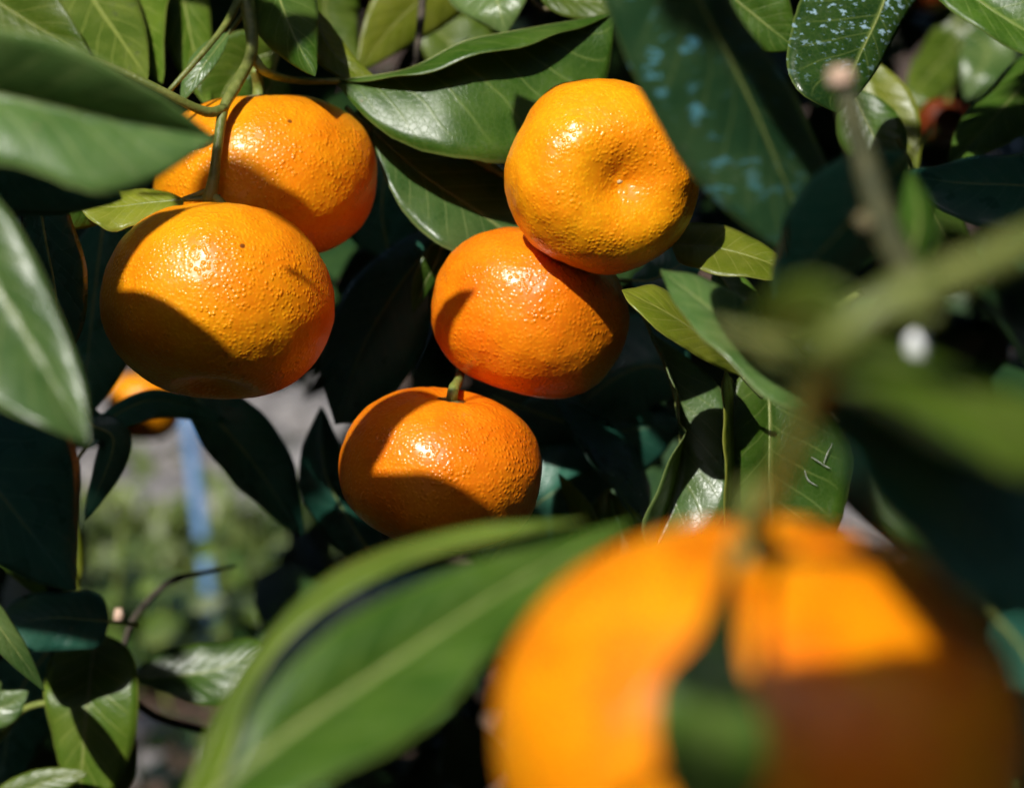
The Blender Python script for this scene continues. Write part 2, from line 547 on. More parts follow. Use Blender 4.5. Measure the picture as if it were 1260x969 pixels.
def fruit(label, c, rx, ry, axis, mat='peel', top=(0.10, 0.30), bot=(0.06, 0.30), pit=(0, 1), ribs=0.02, nr=9, lump=0.02, stalk=None, navel=False, seed=0, res=(120, 84), skew=0.0, calyx=True, stalk_r=1.5):
    """tangerine > peel, calyx, stalk.  c = (px, py, depth) of its centre, rx / ry half sizes in pixels, axis = stem direction
    in right / up / towards-camera terms."""
    cw = P(*c)
    R = rx * c[2] / FPX
    Z = ry * c[2] / FPX
    ax = (RT * axis[0] + UP * axis[1] - FWD * axis[2]).normalized()
    q = ax.to_track_quat('Z', 'Y').to_matrix()
    nu, nv = res
    verts, faces = [], []

    def pt(th, ph):
        ct, st = math.cos(th), math.sin(th)
        z = Z * math.copysign(abs(ct) ** 0.93, ct)
        r = R * st ** 0.88 if st > 0 else 0.0
        dt, db = top[0] * math.exp(-(th / top[1]) ** 2), bot[0] * math.exp(-((math.pi - th) / bot[1]) ** 2)
        z = z - 2 * Z * dt + 2 * Z * (db + pit[0] * (1 + 0.12 * math.cos(3 * ph + seed)) * math.exp(-((math.pi - th) / pit[1]) ** 2))
        rb = ribs * (math.cos(nr * ph + seed) + 0.5 * math.cos((nr + 3) * ph + 2 * seed)) * (math.exp(-((th - 0.35) / 0.35) ** 2) + 0.35 * math.exp(-((th - 2.75) / 0.35) ** 2))
        x, y = r * math.cos(ph), r * math.sin(ph)
        s = 1 + rb
        dirv = Vector((math.cos(ph) * st, math.sin(ph) * st, ct))
        lp = 1 + lump * noise.noise(dirv * 1.6 + Vector((seed * 5.1, 0, 0))) + 0.25 * lump * noise.noise(dirv * 6 + Vector((0, seed * 3.3, 0)))
        return cw + q @ Vector((x * s * lp + skew * z, y * s * lp, z * lp - abs(rb) * Z * 0.3))

    top_i = 0
    verts.append(pt(1e-4, 0))
    for j in range(1, nv):
        for i in range(nu):
            verts.append(pt(math.pi * j / nv, 2 * math.pi * i / nu))
    verts.append(pt(math.pi - 1e-4, 0))
    for i in range(nu):
        faces.append((0, 1 + i, 1 + (i + 1) % nu))
        faces.append((len(verts) - 1, 1 + (nv - 2) * nu + (i + 1) % nu, 1 + (nv - 2) * nu + i))
    for j in range(nv - 2):
        for i in range(nu):
            a, b = 1 + j * nu + i, 1 + j * nu + (i + 1) % nu
            faces.append((a, a + nu, b + nu, b))
    base = cw - Vector((0, 0, Z))
    o = empty('tangerine', base, label, 'tangerine')
    mesh_obj('peel', verts, faces, mat, o, cw)
    tp = verts[0]
    if calyx:
        # five-pointed calyx button on the stem end
        cv, cf = [tp + ax * 0.0011], []
        for i in range(20):
            a = 2 * math.pi * i / 20
            rr_ = 0.0038 + 0.0018 * (0.5 + 0.5 * math.cos(5 * a))
            cv.append(tp + q @ Vector((math.cos(a) * rr_, math.sin(a) * rr_, 0.0006)))
        for i in range(20):
            cf.append((0, 1 + i, 1 + (i + 1) % 20))
        for i in range(20):
            a = 2 * math.pi * i / 20
            cv.append(tp + q @ Vector((math.cos(a) * 0.003, math.sin(a) * 0.003, -0.0012)))
        for i in range(20):
            cf.append((1 + i, 21 + i, 21 + (i + 1) % 20, 1 + (i + 1) % 20))
        mesh_obj('calyx', cv, cf, 'calyx', o, tp)
    if stalk:
        tube('stalk', [tp - ax * 0.0005, tp + ax * 0.004] + pix(stalk), [0.001 * stalk_r * 1.2] + [0.001 * stalk_r] * (len(stalk) + 1), 'stalk', o, 14, 10, 0.12)
    if navel:
        bp_ = verts[-1]
        cv, cf = [bp_ - ax * 0.0006], []
        for i in range(14):
            a = 2 * math.pi * i / 14
            rr_ = 0.0006 * (1 + 0.35 * noise.noise(Vector((math.cos(a) * 2, math.sin(a) * 2, seed))))
            cv.append(bp_ + q @ Vector((math.cos(a) * rr_ * 1.5, math.sin(a) * rr_, 0.0)))
        for i in range(14):
            cf.append((0, 1 + (i + 1) % 14, 1 + i))
        mesh_obj('navel_scar', cv, cf, 'scar', o, bp_)
    return o


# ------------------------------------------------------------------ the setting: ground, stones, weeds
def gz(x, y):
    return 0.05 * noise.noise(Vector((x * 0.7, y * 0.7, 3.0))) + 0.018 * noise.noise(Vector((x * 4, y * 4, 1.0)))


def build_ground():
    xs = np.concatenate([np.linspace(-150, -4, 12), np.linspace(-3.6, 3.6, 60), np.linspace(4, 150, 12)])
    ys = np.concatenate([np.linspace(-150, -3, 10), np.linspace(-2.5, 9, 90), np.linspace(10, 300, 16)])
    v = [(float(x), float(y), gz(x, y)) for y in ys for x in xs]
    nx = len(xs)
    f = [(j * nx + i, j * nx + i + 1, (j + 1) * nx + i + 1, (j + 1) * nx + i) for j in range(len(ys) - 1) for i in range(nx - 1)]
    o = mesh_obj('ground', v, f, 'soil', None, (0, 0, 0))
    o['kind'] = 'structure'


build_ground()


def to_ground(px, py):
    d = (P(px, py, 1.0) - EYE)
    t = EYE.z / -d.z
    return EYE + d * t


def stone(c, r, seed):
    verts, faces = [], []
    nu, nv = 14, 9
    fl = rnd.uniform(0.55, 0.8)
    for j in range(nv + 1):
        for i in range(nu):
            th, ph = math.pi * j / nv, 2 * math.pi * i / nu
            d = Vector((math.sin(th) * math.cos(ph), math.sin(th) * math.sin(ph), math.cos(th)))
            k = r * (1 + 0.38 * noise.noise(d * 1.3 + Vector((seed * 3.1, 0, 0))) + 0.14 * noise.noise(d * 4 + Vector((0, seed, 0))))
            verts.append(Vector(c) + Vector((d.x * k * 1.15, d.y * k, d.z * k * fl + r * fl * 0.6)))
    for j in range(nv):
        for i in range(nu):
            a, b = j * nu + i, j * nu + (i + 1) % nu
            faces.append((a, b, b + nu, a + nu))
    o = mesh_obj('stone', verts, faces, 'stone', None, c)
    o['label'] = 'pale grey stone lying on sunlit soil far behind the fruit, out of focus'
    o['category'] = 'stone'
    o['group'] = 'pale stones behind the weeds'


for i in range(34):
    g = to_ground(rnd.uniform(90, 430), rnd.uniform(490, 660))
    stone((g.x, g.y, gz(g.x, g.y)), rnd.uniform(0.05, 0.12), i)
for i in range(10):
    g = to_ground(rnd.uniform(1030, 1110), rnd.uniform(530, 700))
    stone((g.x, g.y, gz(g.x, g.y)), rnd.uniform(0.04, 0.09), i + 60)
for i in range(7):
    g = to_ground(rnd.uniform(150, 300), rnd.uniform(880, 1000))
    stone((g.x, g.y, gz(g.x, g.y)), rnd.uniform(0.015, 0.035), i + 80)


def rand_leaf_geo(rng, base, dirv, nrm, L, W, curl, fold):
    """12-quad blade as arrays: returns verts, faces, uvs"""
    dirv = dirv.normalized()
    nrm = (nrm - dirv * nrm.dot(dirv)).normalized()
    side = dirv.cross(nrm)
    vs_, us_, fs_ = [], [], []
    n = 6
    for i in range(n + 1):
        v = i / n
        f = prof(v) * W
        c = base + dirv * (L * (v - 0.12 * abs(curl) * v * v)) - nrm * (curl * L * v * v)
        for j in (-1, 0, 1):
            vs_.append(c + side * (f * j) + nrm * (abs(j) * f * fold))
            us_.append((0.5 + 0.5 * j, v))
    for i in range(n):
        for j in (0, 1):
            a = i * 3 + j
            fs_.append((a, a + 1, a + 4, a + 3))
    return vs_, fs_, us_


def rvec(rng):
    while True:
        v = Vector((rng.uniform(-1, 1), rng.uniform(-1, 1), rng.uniform(-1, 1)))
        if 0.05 < v.length < 1:
            return v.normalized()


def build_weeds():
    rng = random.Random(3)
    V, F, U = [], [], []
    for c in range(420):
        if c < 270:
            g = to_ground(rng.uniform(60, 460), rng.uniform(690, 850))
        elif c < 300:
            g = to_ground(rng.uniform(90, 430), rng.uniform(520, 660))
        else:
            g = Vector((rng.uniform(-0.2, 2.6) if c % 2 else rng.uniform(-3.5, -1.2), rng.uniform(3.2, 7.5), 0))
        h = rng.uniform(0.02, 0.11)
        for k in range(rng.randint(8, 16)):
            a = rng.uniform(0, 6.283)
            dr = Vector((math.cos(a) * 0.6, math.sin(a) * 0.6, rng.uniform(0.4, 1.2)))
            b = Vector((g.x, g.y, gz(g.x, g.y))) + Vector((rng.gauss(0, .04), rng.gauss(0, .04), rng.uniform(0, h)))
            v, f, u = rand_leaf_geo(rng, b, dr, Vector((0, 0, 1)) + rvec(rng) * 0.4, rng.uniform(0.04, 0.09), rng.uniform(0.010, 0.022), rng.uniform(0, 0.4), 0.2)
            o = len(V)
            V += v
            U += u
            F += [tuple(i + o for i in t) for t in f]
    o = mesh_obj('weeds', V, F, 'weed', None, (0, 4, 0), uvs=U)
    o['kind'] = 'stuff'
    o['label'] = 'low green weeds growing over the soil behind the tree'
    o['category'] = 'weeds'


build_weeds()

# blue stake seen between the leaves, low in the picture
s0 = to_ground(272, 850)
s1 = min((P(228, 495, 2.5 + 0.01 * i) for i in range(200)), key=lambda p: abs(p.y - s0.y - 0.06))
stake = empty('blue_stake', (s0.x, s0.y, 0), 'thin blue plastic stake standing in the weeds, out of focus below the leftmost tangerine', 'stake')
d_ = (s1 - s0)
tube('pole', [s0 - d_ * 0.05, s0 + d_ * 0.33, s0 + d_ * 0.66, s1], [0.0095, 0.0095, 0.0095, 0.0095], 'blue', stake, 12, 14, 0.02)
tube('cap', [s1 - d_.normalized() * 0.012, s1 + d_.normalized() * 0.012], [0.0115, 0.0105], 'blue', stake, 4, 14, 0.0)


def young_plant(px, py, y, seed, label):
    rng = random.Random(seed)
    top = P(px, py, y)
    foot = Vector((top.x + rng.uniform(-.03, .03), top.y + 0.05, 0))
    foot.z = gz(foot.x, foot.y)
    o = empty('young_plant', foot, label, 'plant')
    pts = [foot, foot.lerp(top, 0.4) + Vector((0.02, 0, 0)), foot.lerp(top, 0.75) - Vector((0.015, 0, 0)), top]
    tube('stem', pts, [0.004, 0.0035, 0.0028, 0.0012], 'stalk', o, 16, 8, 0.15)
    sp = spline(pts, 40)
    for k in range(24):
        b = sp[int(12 + k * 27 / 24)]
        a = k * 2.4 + rng.uniform(-.4, .4)
        dr = Vector((math.cos(a), math.sin(a), rng.uniform(0.0, 0.6)))
        L = rng.uniform(0.040, 0.068)
        b2_ = b + dr.normalized() * rng.uniform(0.005, 0.05)
        v, f, u = rand_leaf_geo(rng, b2_, dr, Vector((0, -0.35, 0.8)) + rvec(rng) * 0.5, L, L * 0.27, rng.uniform(0.05, 0.4), 0.2)
        mesh_obj('leaf', v, f, ('weed', 'olive', 'leaf')[k % 3], o, b2_, uvs=u)


young_plant(150, 650, 2.35, 5, 'blurred young leafy plant at the left of the lower gap')
young_plant(208, 690, 2.45, 6, 'blurred young leafy plant just left of the blue stake')
young_plant(292, 640, 2.55, 8, 'blurred young leafy plant at the right of the blue stake')

# ------------------------------------------------------------------ the fruit
F1 = fruit('large tangerine hanging at the left, its lower half in shadow', (268, 371, 0.748), 141, 119, (0.04, 0.96, -0.22), 'peel', top=(0.05, 0.3), bot=(0.10, 0.26), ribs=0.012, lump=0.03, seed=1, stalk=[(260, 240, 0.757)])
F2 = fruit('tangerine behind the large left one, hanging on a short green stalk below the forked twig', (326, 219, 0.797), 138, 107, (-0.06, 0.97, 0.10), 'peel', top=(0.04, 0.25), ribs=0.012, lump=0.03, seed=2, stalk=[(314, 84, 0.79)], stalk_r=1.9)
F4 = fruit('round yellow-orange tangerine, its dimpled navel end facing the viewer, above the other middle ones', (741, 218, 0.745), 119, 100, (-0.27, 0.16, -0.93), 'peel_y', top=(0.02, 0.3), bot=(0.12, 0.36), pit=(0.04, 0.15), ribs=0.012, nr=5, lump=0.06, seed=3, navel=True, calyx=False)
F3 = fruit('bright orange tangerine tucked under the round one with the navel', (652, 385, 0.778), 122, 103, (0.25, 0.93, 0.05), 'peel_r', top=(0.03, 0.3), bot=(0.05, 0.3), ribs=0.01, lump=0.04, seed=4)
F5 = fruit('deep orange tangerine hanging lowest in the middle, stalk and ribbed shoulders on top', (543, 576, 0.762), 125, 98, (0.15, 0.96, 0.18), 'peel_r', top=(0.07, 0.20), bot=(0.05, 0.3), ribs=0.022, lump=0.03, seed=5, stalk=[(564, 468, 0.775), (570, 440, 0.805)], stalk_r=1.6)
FF = fruit('huge blurred tangerine close to the viewer at the bottom, crossed by a hanging leaf', (930, 905, 0.335), 322, 258, (0.0, 0.95, 0.22), 'peel_n', top=(0.05, 0.2), bot=(0.05, 0.3), ribs=0.012, lump=0.02, seed=6, stalk=[(925, 640, 0.318), (945, 600, 0.32)], stalk_r=1.7)
fruit('small blurred tangerine far behind, peeking out below the large left one', (178, 500, 1.55), 46, 44, (0, 1, 0.1), 'peel', seed=7, res=(40, 28), stalk=[(180, 430, 1.55)])
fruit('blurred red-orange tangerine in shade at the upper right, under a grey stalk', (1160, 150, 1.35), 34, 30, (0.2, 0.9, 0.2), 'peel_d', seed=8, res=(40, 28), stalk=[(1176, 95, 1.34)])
fruit('dark red-orange tangerine cut by the top edge, beside the leaf with painted glints', (1142, -14, 1.25), 34, 30, (0.0, 0.9, 0.2), 'peel_d', seed=9, res=(40, 28), stalk=[(1142, -80, 1.25)])
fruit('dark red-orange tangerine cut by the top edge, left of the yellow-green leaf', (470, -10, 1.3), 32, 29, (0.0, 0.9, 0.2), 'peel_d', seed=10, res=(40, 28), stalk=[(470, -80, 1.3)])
for (px, py, r, lb) in ((232, 772, .026, 'small orange fruit fallen among the weeds beside the blue stake'), (300, 778, .024, 'small reddish fruit fallen on the soil to the right of the blue stake'), (128, 968, .024, 'small orange fruit fallen on the soil at the bottom edge')):
    g = to_ground(px, py)
    d = (g - EYE).dot(FWD)
    fruit(lb, (px, py - 6, d - 0.02), r / d * FPX, r / d * FPX * 0.85, (0.3, 0.8, 0.2), 'peel', seed=px, res=(28, 20))

for (px, py, d) in ((600, 290, .765), (640, 285, .77), (575, 305, .763), (590, 320, .76), (150, 468, 1.52), (165, 480, 1.51), (150, 700, 2.35), (150, 740, 2.35), (210, 740, 2.45), (195, 790, 2.45), (290, 700, 2.55), (240, 380, .714), (225, 355, .714), (290, 400, .715), (270, 375, .714), (330, 425, .72), (250, 300, .73), (300, 340, .72), (350, 390, .72), (220, 310, .72), (380, 330, .73), (300, 270, .74), (340, 420, .72),
                    (300, 150, .78), (380, 160, .78), (430, 220, .78), (240, 190, .77), (450, 260, .79), (340, 185, .77), (215, 205, .78),
                    (680, 150, .73), (740, 120, .73), (800, 170, .73), (650, 230, .73), (740, 300, .73), (820, 260, .73), (690, 290, .73), (740, 200, .71), (790, 240, .71),
                    (600, 350, .75), (680, 380, .75), (600, 420, .75), (700, 430, .75), (745, 390, .77), (560, 420, .76), (650, 460, .76), (550, 330, .77),
                    (540, 500, .74), (600, 520, .74), (560, 560, .73), (630, 570, .74), (650, 600, .75), (500, 560, .73),
                    (720, 720, .31), (680, 850, .31), (780, 760, .30), (800, 900, .29), (960, 700, .31), (1050, 700, .31), (1000, 800, .29), (1120, 790, .30), (940, 830, .29), (830, 700, .32), (640, 900, .33)):
    LIT.append((P(px, py, d), 0.016))
for (px, py) in ((170, 560), (150, 620), (320, 620), (380, 540), (180, 740), (215, 930), (1070, 560), (1070, 640)):
    LIT.append((to_ground(px, py), 0.07))

for k_ in range(7):
    LIT.append((s0.lerp(s1, 0.1 + k_ * 0.15), 0.05))

# ------------------------------------------------------------------ branches with their leaves
# 1. the twig that carries the two left fruit
b1 = empty('tangerine_branch', P(300, -60, 0.80), 'forked green twig carrying the two left tangerines, olive leaves at the top edge', 'branch')
twig(b1, [(300, -60, .80), (303, -10, .79), (310, 60, .782), (290, 105, .770), (275, 135, .762), (268, 180, .758), (262, 225, .757), (256, 250, .757)], (2.6, 2.5, 2.3, 1.9, 1.9, 1.6, 1.6, 2.2), 'twig', n=44, label='smooth green twig running down between the two left tangerines')
twig(b1, [(276, 134, .762), (255, 138, .757), (228, 127, .752), (196, 110, .748), (140, 84, .745), (70, 62, .74), (-20, 45, .74), (-90, 30, .74)], (1.9, 1.4, 1.3, 1.2, 1.2, 1.2, 1.2, 1.1), 'twig', n=40, label='thin green side twig leaving the fork towards the left edge')
twig(b1, [(302, -20, .79), (288, 12, .785), (272, 38, .775), (240, 76, .768), (208, 112, .765)], (1.5, 1.4, 1.0, 1.0, 0.8), 'twig', n=26)
twig(b1, [(264, 232, .757), (242, 240, .758), (224, 246, .757)], (1.2, 1.0, .8), 'twig', n=10)
leaf(b1, [(60, -110, .885), (110, -10, .86), (150, 50, .84), (182, 98, .822)], w=(14, 24), dd=(4, -6), mat='speck', lit=True, label='olive leaf with black sooty specks at the top left')
leaf(b1, [(140, -120, .90), (155, -20, .875), (165, 40, .855), (200, 103, .832)], w=(16, 9), dd=(-3, 2), mat='olive', lit=True, label='olive-green leaf with pale midrib hanging from the top edge')
leaf(b1, [(215, -130, .91), (222, -30, .885), (238, 60, .865), (258, 135, .845)], w=(9, 11), dd=(3, -4), mat='olive', lit=True)
leaf(b1, [(-120, -60, .84), (-40, -20, .84), (40, 30, .835), (110, 70, .83)], w=(18, 16), dd=(-4, 3), mat='olive')
leaf(b1, [(318, -110, .80), (335, -30, .79), (360, 40, .775), (388, 94, .765)], w=(12, 12), dd=(6, 9), mat='leaf', dark=True, label='dark shaded leaf beside the stem at the top')
leaf(b1, [(345, 62, .86), (310, 75, .86), (280, 105, .855), (262, 150, .85)], w=(9, 13), dd=(2, -5), mat='olive', lit=True)
leaf(b1, [(338, 85, .85), (330, 110, .85), (300, 130, .85), (275, 160, .85)], w=(10, 8), dd=(2, -3), mat='leaf')
leaf(b1, [(282, 40, .79), (255, 75, .782), (235, 105, .78), (222, 128, .78)], w=(3.2, 5.2), dd=(-1, 2), mat='silver', rib=0.4, k=1.1)
# small yellow-green leaf between the two left fruit
leaf(b1, [(228, 246, .757), (180, 250, .757), (135, 255, .755), (92, 248, .752)], A=[(215, 262, .753), (170, 277, .750), (125, 281, .748)], B=[(205, 236, .760), (165, 232, .762), (125, 236, .760)], mat='pale', lit=True, wave=0.0012, label='small yellow-green leaf lying above the large left tangerine')
leaf(b1, [(150, 245, .76), (110, 255, .755), (70, 262, .75), (35, 262, .75)], w=(6, 7), dd=(2, -2), mat='leaf')

# 2. the long leaf over the middle and those under it
b2 = empty('tangerine_branch', P(318, 80, 0.775), 'slender petioled shoot with the long folded leaf above the middle tangerines', 'branch')
twig(b2, [(312, 72, .782), (326, 88, .782), (352, 97, .792), (385, 100, .798), (418, 100, .800)], (1.7, 1.4, 1.3, 1.2, 1.1), 'stalk', n=24)
leaf(b2, [(412, 100, .800), (500, 86, .799), (570, 52, .799), (640, 37, .803), (760, 16, .81)],
     A=[(470, 99, .792), (520, 91, .787), (580, 70, .786), (650, 54, .790), (710, 34, .800)],
     B=[(450, 145, .793), (495, 175, .788), (560, 194, .786), (640, 198, .792), (730, 150, .803)], mat='leaf', lit=True, stem=[(395, 100, .799)], bulge=0.001, wave=0.0012, n=40, label='long folded green leaf with a bright upper edge, over the middle tangerines')
leaf(b2, [(455, 158, .812), (520, 215, .810), (590, 262, .809), (680, 330, .813)], A=[(530, 175, .818), (610, 205, .820), (680, 260, .822)], B=[(480, 235, .803), (520, 285, .799), (555, 310, .798), (640, 345, .806)], mat='silver', lit=True, n=36, label='grey-green leaf below the long folded one, partly shaded')
leaf(b2, [(480, 130, .83), (470, 150, .83), (450, 165, .83), (425, 190, .835)], w=(9, 8), dd=(0, -3), mat='leaf')
leaf(b2, [(640, 240, .82), (600, 222, .82), (570, 208, .82), (520, 200, .825)], w=(6, 6), dd=(1, -3), mat='olive')
leaf(b2, [(385, 10, .82), (400, 50, .815), (425, 80, .81), (470, 105, .81)], w=(5, 6), dd=(2, -3), mat='pale', lit=True)

# 3. leaves along the top edge
b3 = empty('tangerine_branch', P(520, -90, 0.95), 'shoot with a broad yellow-green leaf and a dark stem, behind the long folded leaf', 'branch')
twig(b3, [(530, -90, .90), (522, -20, .89), (516, 40, .88), (508, 95, .87)], (1.6, 1.5, 1.4, 1.2), 'dark_bark')
leaf(b3, [(610, -70, .95), (545, -20, .94), (490, 25, .93), (440, 88, .92)], w=(13, 15), dd=(5, -4), mat='pale', lit=True, label='broad yellow-green leaf at the top edge behind the stem')
leaf(b3, [(430, -60, .97), (400, 0, .97), (410, 40, .97), (440, 80, .97)], w=(14, 12), dd=(3, -3), mat='olive', lit=True)
leaf(b3, [(590, -70, .85), (605, -20, .845), (615, 12, .84), (622, 42, .84)], w=(14, 16), dd=(-2, 4), mat='silver', lit=True, label='grey-green leaf tip pointing down from the top edge')
leaf(b3, [(655, -30, .84), (690, -5, .84), (730, 2, .84), (790, 0, .84)], w=(5, 7), dd=(0, -3), mat='olive', lit=True)
leaf(b3, [(520, 20, 1.05), (550, 50, 1.05), (585, 75, 1.05), (640, 95, 1.06)], w=(16, 14), dd=(2, -4), mat='olive')
twig(b3, [(640, -20, .86), (665, 10, .86), (690, 8, .86)], (1.2, 1.0, 0.7), 'bark', n=10)

# 4. blurred leaves close by at the left edge
b4 = empty('tangerine_branch', P(-320, 60, 0.60), 'near shoot at the left edge, large blurred leaves one above the other', 'branch')
twig(b4, [(-330, -200, .60), (-320, 60, .60), (-300, 300, .62), (-290, 560, .64)], (2.4, 2.3, 2.1, 2.0), 'twig')
leaf(b4, [(-210, 60, .508), (-60, 100, .510), (110, 138, .512), (268, 170, .516)], A=[(-120, 0, .499), (0, 30, .498), (100, 62, .499), (190, 112, .507)], B=[(-90, 190, .503), (20, 205, .503), (115, 240, .505), (190, 222, .511)], mat='silver', lit=True, n=36, bulge=0.0012, label='large blurred leaf at the upper left, its lower half pale and glossy')
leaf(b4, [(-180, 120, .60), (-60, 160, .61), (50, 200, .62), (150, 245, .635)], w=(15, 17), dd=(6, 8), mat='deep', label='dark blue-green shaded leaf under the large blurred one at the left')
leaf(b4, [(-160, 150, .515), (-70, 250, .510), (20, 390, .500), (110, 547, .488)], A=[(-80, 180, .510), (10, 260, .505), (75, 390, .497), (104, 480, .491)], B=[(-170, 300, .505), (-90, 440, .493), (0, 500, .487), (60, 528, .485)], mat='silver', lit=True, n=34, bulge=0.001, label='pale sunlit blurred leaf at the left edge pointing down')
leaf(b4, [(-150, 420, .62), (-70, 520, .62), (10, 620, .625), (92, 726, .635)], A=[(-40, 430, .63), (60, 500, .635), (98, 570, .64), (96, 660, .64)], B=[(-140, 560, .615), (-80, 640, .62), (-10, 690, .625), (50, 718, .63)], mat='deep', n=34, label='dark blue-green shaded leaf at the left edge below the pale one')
leaf(b4, [(40, 200, .70), (55, 290, .70), (70, 380, .705), (60, 480, .71)], w=(9, 9), dd=(6, 8), mat='deep')

# 5. top right: leaf with painted sky glints close by and the blurred twig with a cut end
b5 = empty('tangerine_branch', P(1130, 360, 0.40), 'blurred olive twig with pale cut end and a large leaf with painted sky glints, upper right', 'branch')
twig(b5, [(1036, 96, .43), (1046, 130, .428), (1062, 190, .42), (1085, 270, .41), (1112, 330, .40), (1150, 380, .39)], (2.0, 2.1, 2.4, 2.6, 2.7, 2.7), 'olive_bark', label='blurred olive twig with a pale cut end')
tube('cut_end', pix([(1033, 84, .428), (1036, 104, .428)]), [0.0021, 0.0025], 'cut', b5, 5, 12, 0.1)
tube('node', pix([(1056, 264, .405), (1070, 280, .405)]), [0.0011, 0.0015], 'bark', b5, 5, 12, 0.15)
leaf(b5, [(770, -190, .52), (850, -20, .53), (930, 140, .545), (1010, 340, .56)], A=[(850, -170, .545), (900, 0, .555), (985, 130, .565), (1030, 250, .57)], B=[(725, -80, .525), (770, 70, .53), (850, 215, .54), (950, 305, .55)], mat='big_sky_glint', lit=True, dark=(0, 0.8, 'A'), n=38, bulge=0.0012, label='large blurred dark leaf with painted pale blue sky glints, right of the round tangerine')
leaf(b5, [(1120, 190, .50), (1075, 235, .515), (1020, 300, .53), (950, 365, .55)], w=(10, 12), dd=(7, 9), mat='deep', label='dark shaded blurred leaf under the olive twig')
leaf(b5, [(1110, 330, .44), (1125, 300, .45), (1130, 265, .46), (1120, 210, .47)], w=(4, 5), dd=(3, 5), mat='leaf')

# 6. leaf with painted sky glints and sunlit leaves in the upper right corner
b6 = empty('tangerine_branch', P(1200, -120, 0.80), 'leafy shoot in the upper right corner with a leaf painted with blue-white sky flecks', 'branch')
twig(b6, [(1250, -180, .84), (1200, -110, .82), (1130, -80, .80), (1090, -40, .79)], (1.8, 1.6, 1.4, 1.2), 'twig')
leaf(b6, [(1105, -60, .785), (1085, 10, .775), (1055, 75, .765), (1030, 140, .755)], A=[(1150, -30, .79), (1120, 10, .78), (1085, 75, .77), (1060, 112, .762)], B=[(1030, -70, .785), (985, 0, .77), (969, 70, .758), (985, 115, .752)], mat='sky_glint', lit=True, n=34, label='dark green leaf painted with blue-white sky flecks at the top right')
leaf(b6, [(1130, -70, .80), (1190, -10, .795), (1250, 32, .79), (1330, 75, .79)], A=[(1200, -70, .80), (1270, -40, .795), (1330, 10, .79)], B=[(1140, -15, .795), (1200, 33, .785), (1262, 68, .785), (1310, 85, .785)], mat='leaf', lit=True, n=32, label='clean green sunlit leaf with a pale edge in the top right corner')
leaf(b6, [(1180, -20, 1.25), (1178, 40, 1.25), (1150, 70, 1.24), (1120, 80, 1.23)], w=(13, 12), dd=(-4, 4), mat='olive', lit=True)
leaf(b6, [(1178, 60, 1.24), (1150, 85, 1.22), (1128, 115, 1.20), (1122, 150, 1.20)], w=(13, 10), dd=(-4, 4), mat='olive', lit=True)
leaf(b6, [(1190, 40, 1.22), (1215, 60, 1.21), (1205, 90, 1.20), (1188, 122, 1.20)], w=(14, 14), dd=(-3, 3), mat='silver', lit=True)
leaf(b6, [(1060, 70, .90), (1075, 115, .895), (1098, 165, .89), (1125, 225, .885)], w=(12, 14), dd=(-4, 3), mat='pale', lit=True, label='yellow-green sunlit leaf below the leaf with painted glints')
leaf(b6, [(1045, 110, .86), (1065, 150, .855), (1085, 190, .85), (1100, 240, .85)], w=(11, 11), dd=(-3, 3), mat='leaf', lit=True)
leaf(b6, [(1310, 60, .88), (1260, 105, .87), (1210, 160, .86), (1165, 205, .85)], A=[(1270, 60, .885), (1215, 110, .88), (1180, 150, .865)], B=[(1300, 130, .86), (1250, 170, .85), (1200, 195, .845)], mat='leaf', lit=True, dark=(0, 1, 'B'), label='green leaf at the right edge above the dark one')
leaf(b6, [(1330, 235, .80), (1250, 228, .80), (1180, 225, .80), (1098, 215, .805)], A=[(1310, 280, .79), (1240, 285, .79), (1160, 262, .795)], B=[(1310, 190, .815), (1240, 190, .815), (1165, 199, .812)], mat='deep', label='dark blue-green leaf reaching in from the right edge')
leaf(b6, [(1120, 205, .84), (1140, 250, .84), (1170, 300, .84), (1215, 350, .84)], w=(9, 9), dd=(3, 4), mat='leaf')
leaf(b6, [(910, -50, .80), (900, -10, .80), (930, 20, .80), (980, 60, .80)], w=(14, 14), dd=(-3, 3), mat='leaf', lit=True)
leaf(b6, [(820, -60, .84), (860, -15, .84), (910, 0, .84), (960, 0, .84)], w=(8, 8), dd=(-3, 3), mat='leaf', lit=True)

# 7. cluster to the right of the middle fruit
b7 = empty('tangerine_branch', P(1010, 420, 0.80), 'leaf cluster right of the middle tangerines, sunlit leaves over dark gaps', 'branch')
twig(b7, [(1060, 360, .83), (1000, 400, .82), (940, 430, .81), (890, 445, .80), (850, 430, .80)], (1.7, 1.6, 1.5, 1.4, 1.2), 'twig')
leaf(b7, [(825, 300, .77), (880, 305, .765), (930, 318, .76), (990, 342, .755)], A=[(845, 275, .78), (890, 278, .775), (940, 300, .765)], B=[(840, 325, .758), (890, 338, .75), (945, 343, .75)], mat='pale', lit=True, label='yellow-green sunlit leaf just right of the round tangerine')
leaf(b7, [(915, 465, .755), (870, 420, .742), (820, 385, .730), (765, 357, .728)], A=[(870, 445, .735), (815, 410, .722), (778, 378, .722)], B=[(880, 410, .75), (840, 368, .745), (800, 352, .738)], mat='pale', lit=True, label='light green leaf with brown scars pointing at the middle tangerines')
leaf(b7, [(1015, 505, .60), (950, 440, .605), (880, 385, .61), (812, 332, .625)], A=[(960, 500, .592), (880, 430, .597), (835, 380, .61)], B=[(1010, 470, .608), (955, 400, .617), (880, 345, .625)], mat='silver', lit=True, label='blurred grey-green leaf lying across the cluster')
leaf(b7, [(880, 330, .80), (905, 365, .795), (925, 395, .79), (930, 430, .79)], w=(7, 8), dd=(2, -2), mat='leaf')
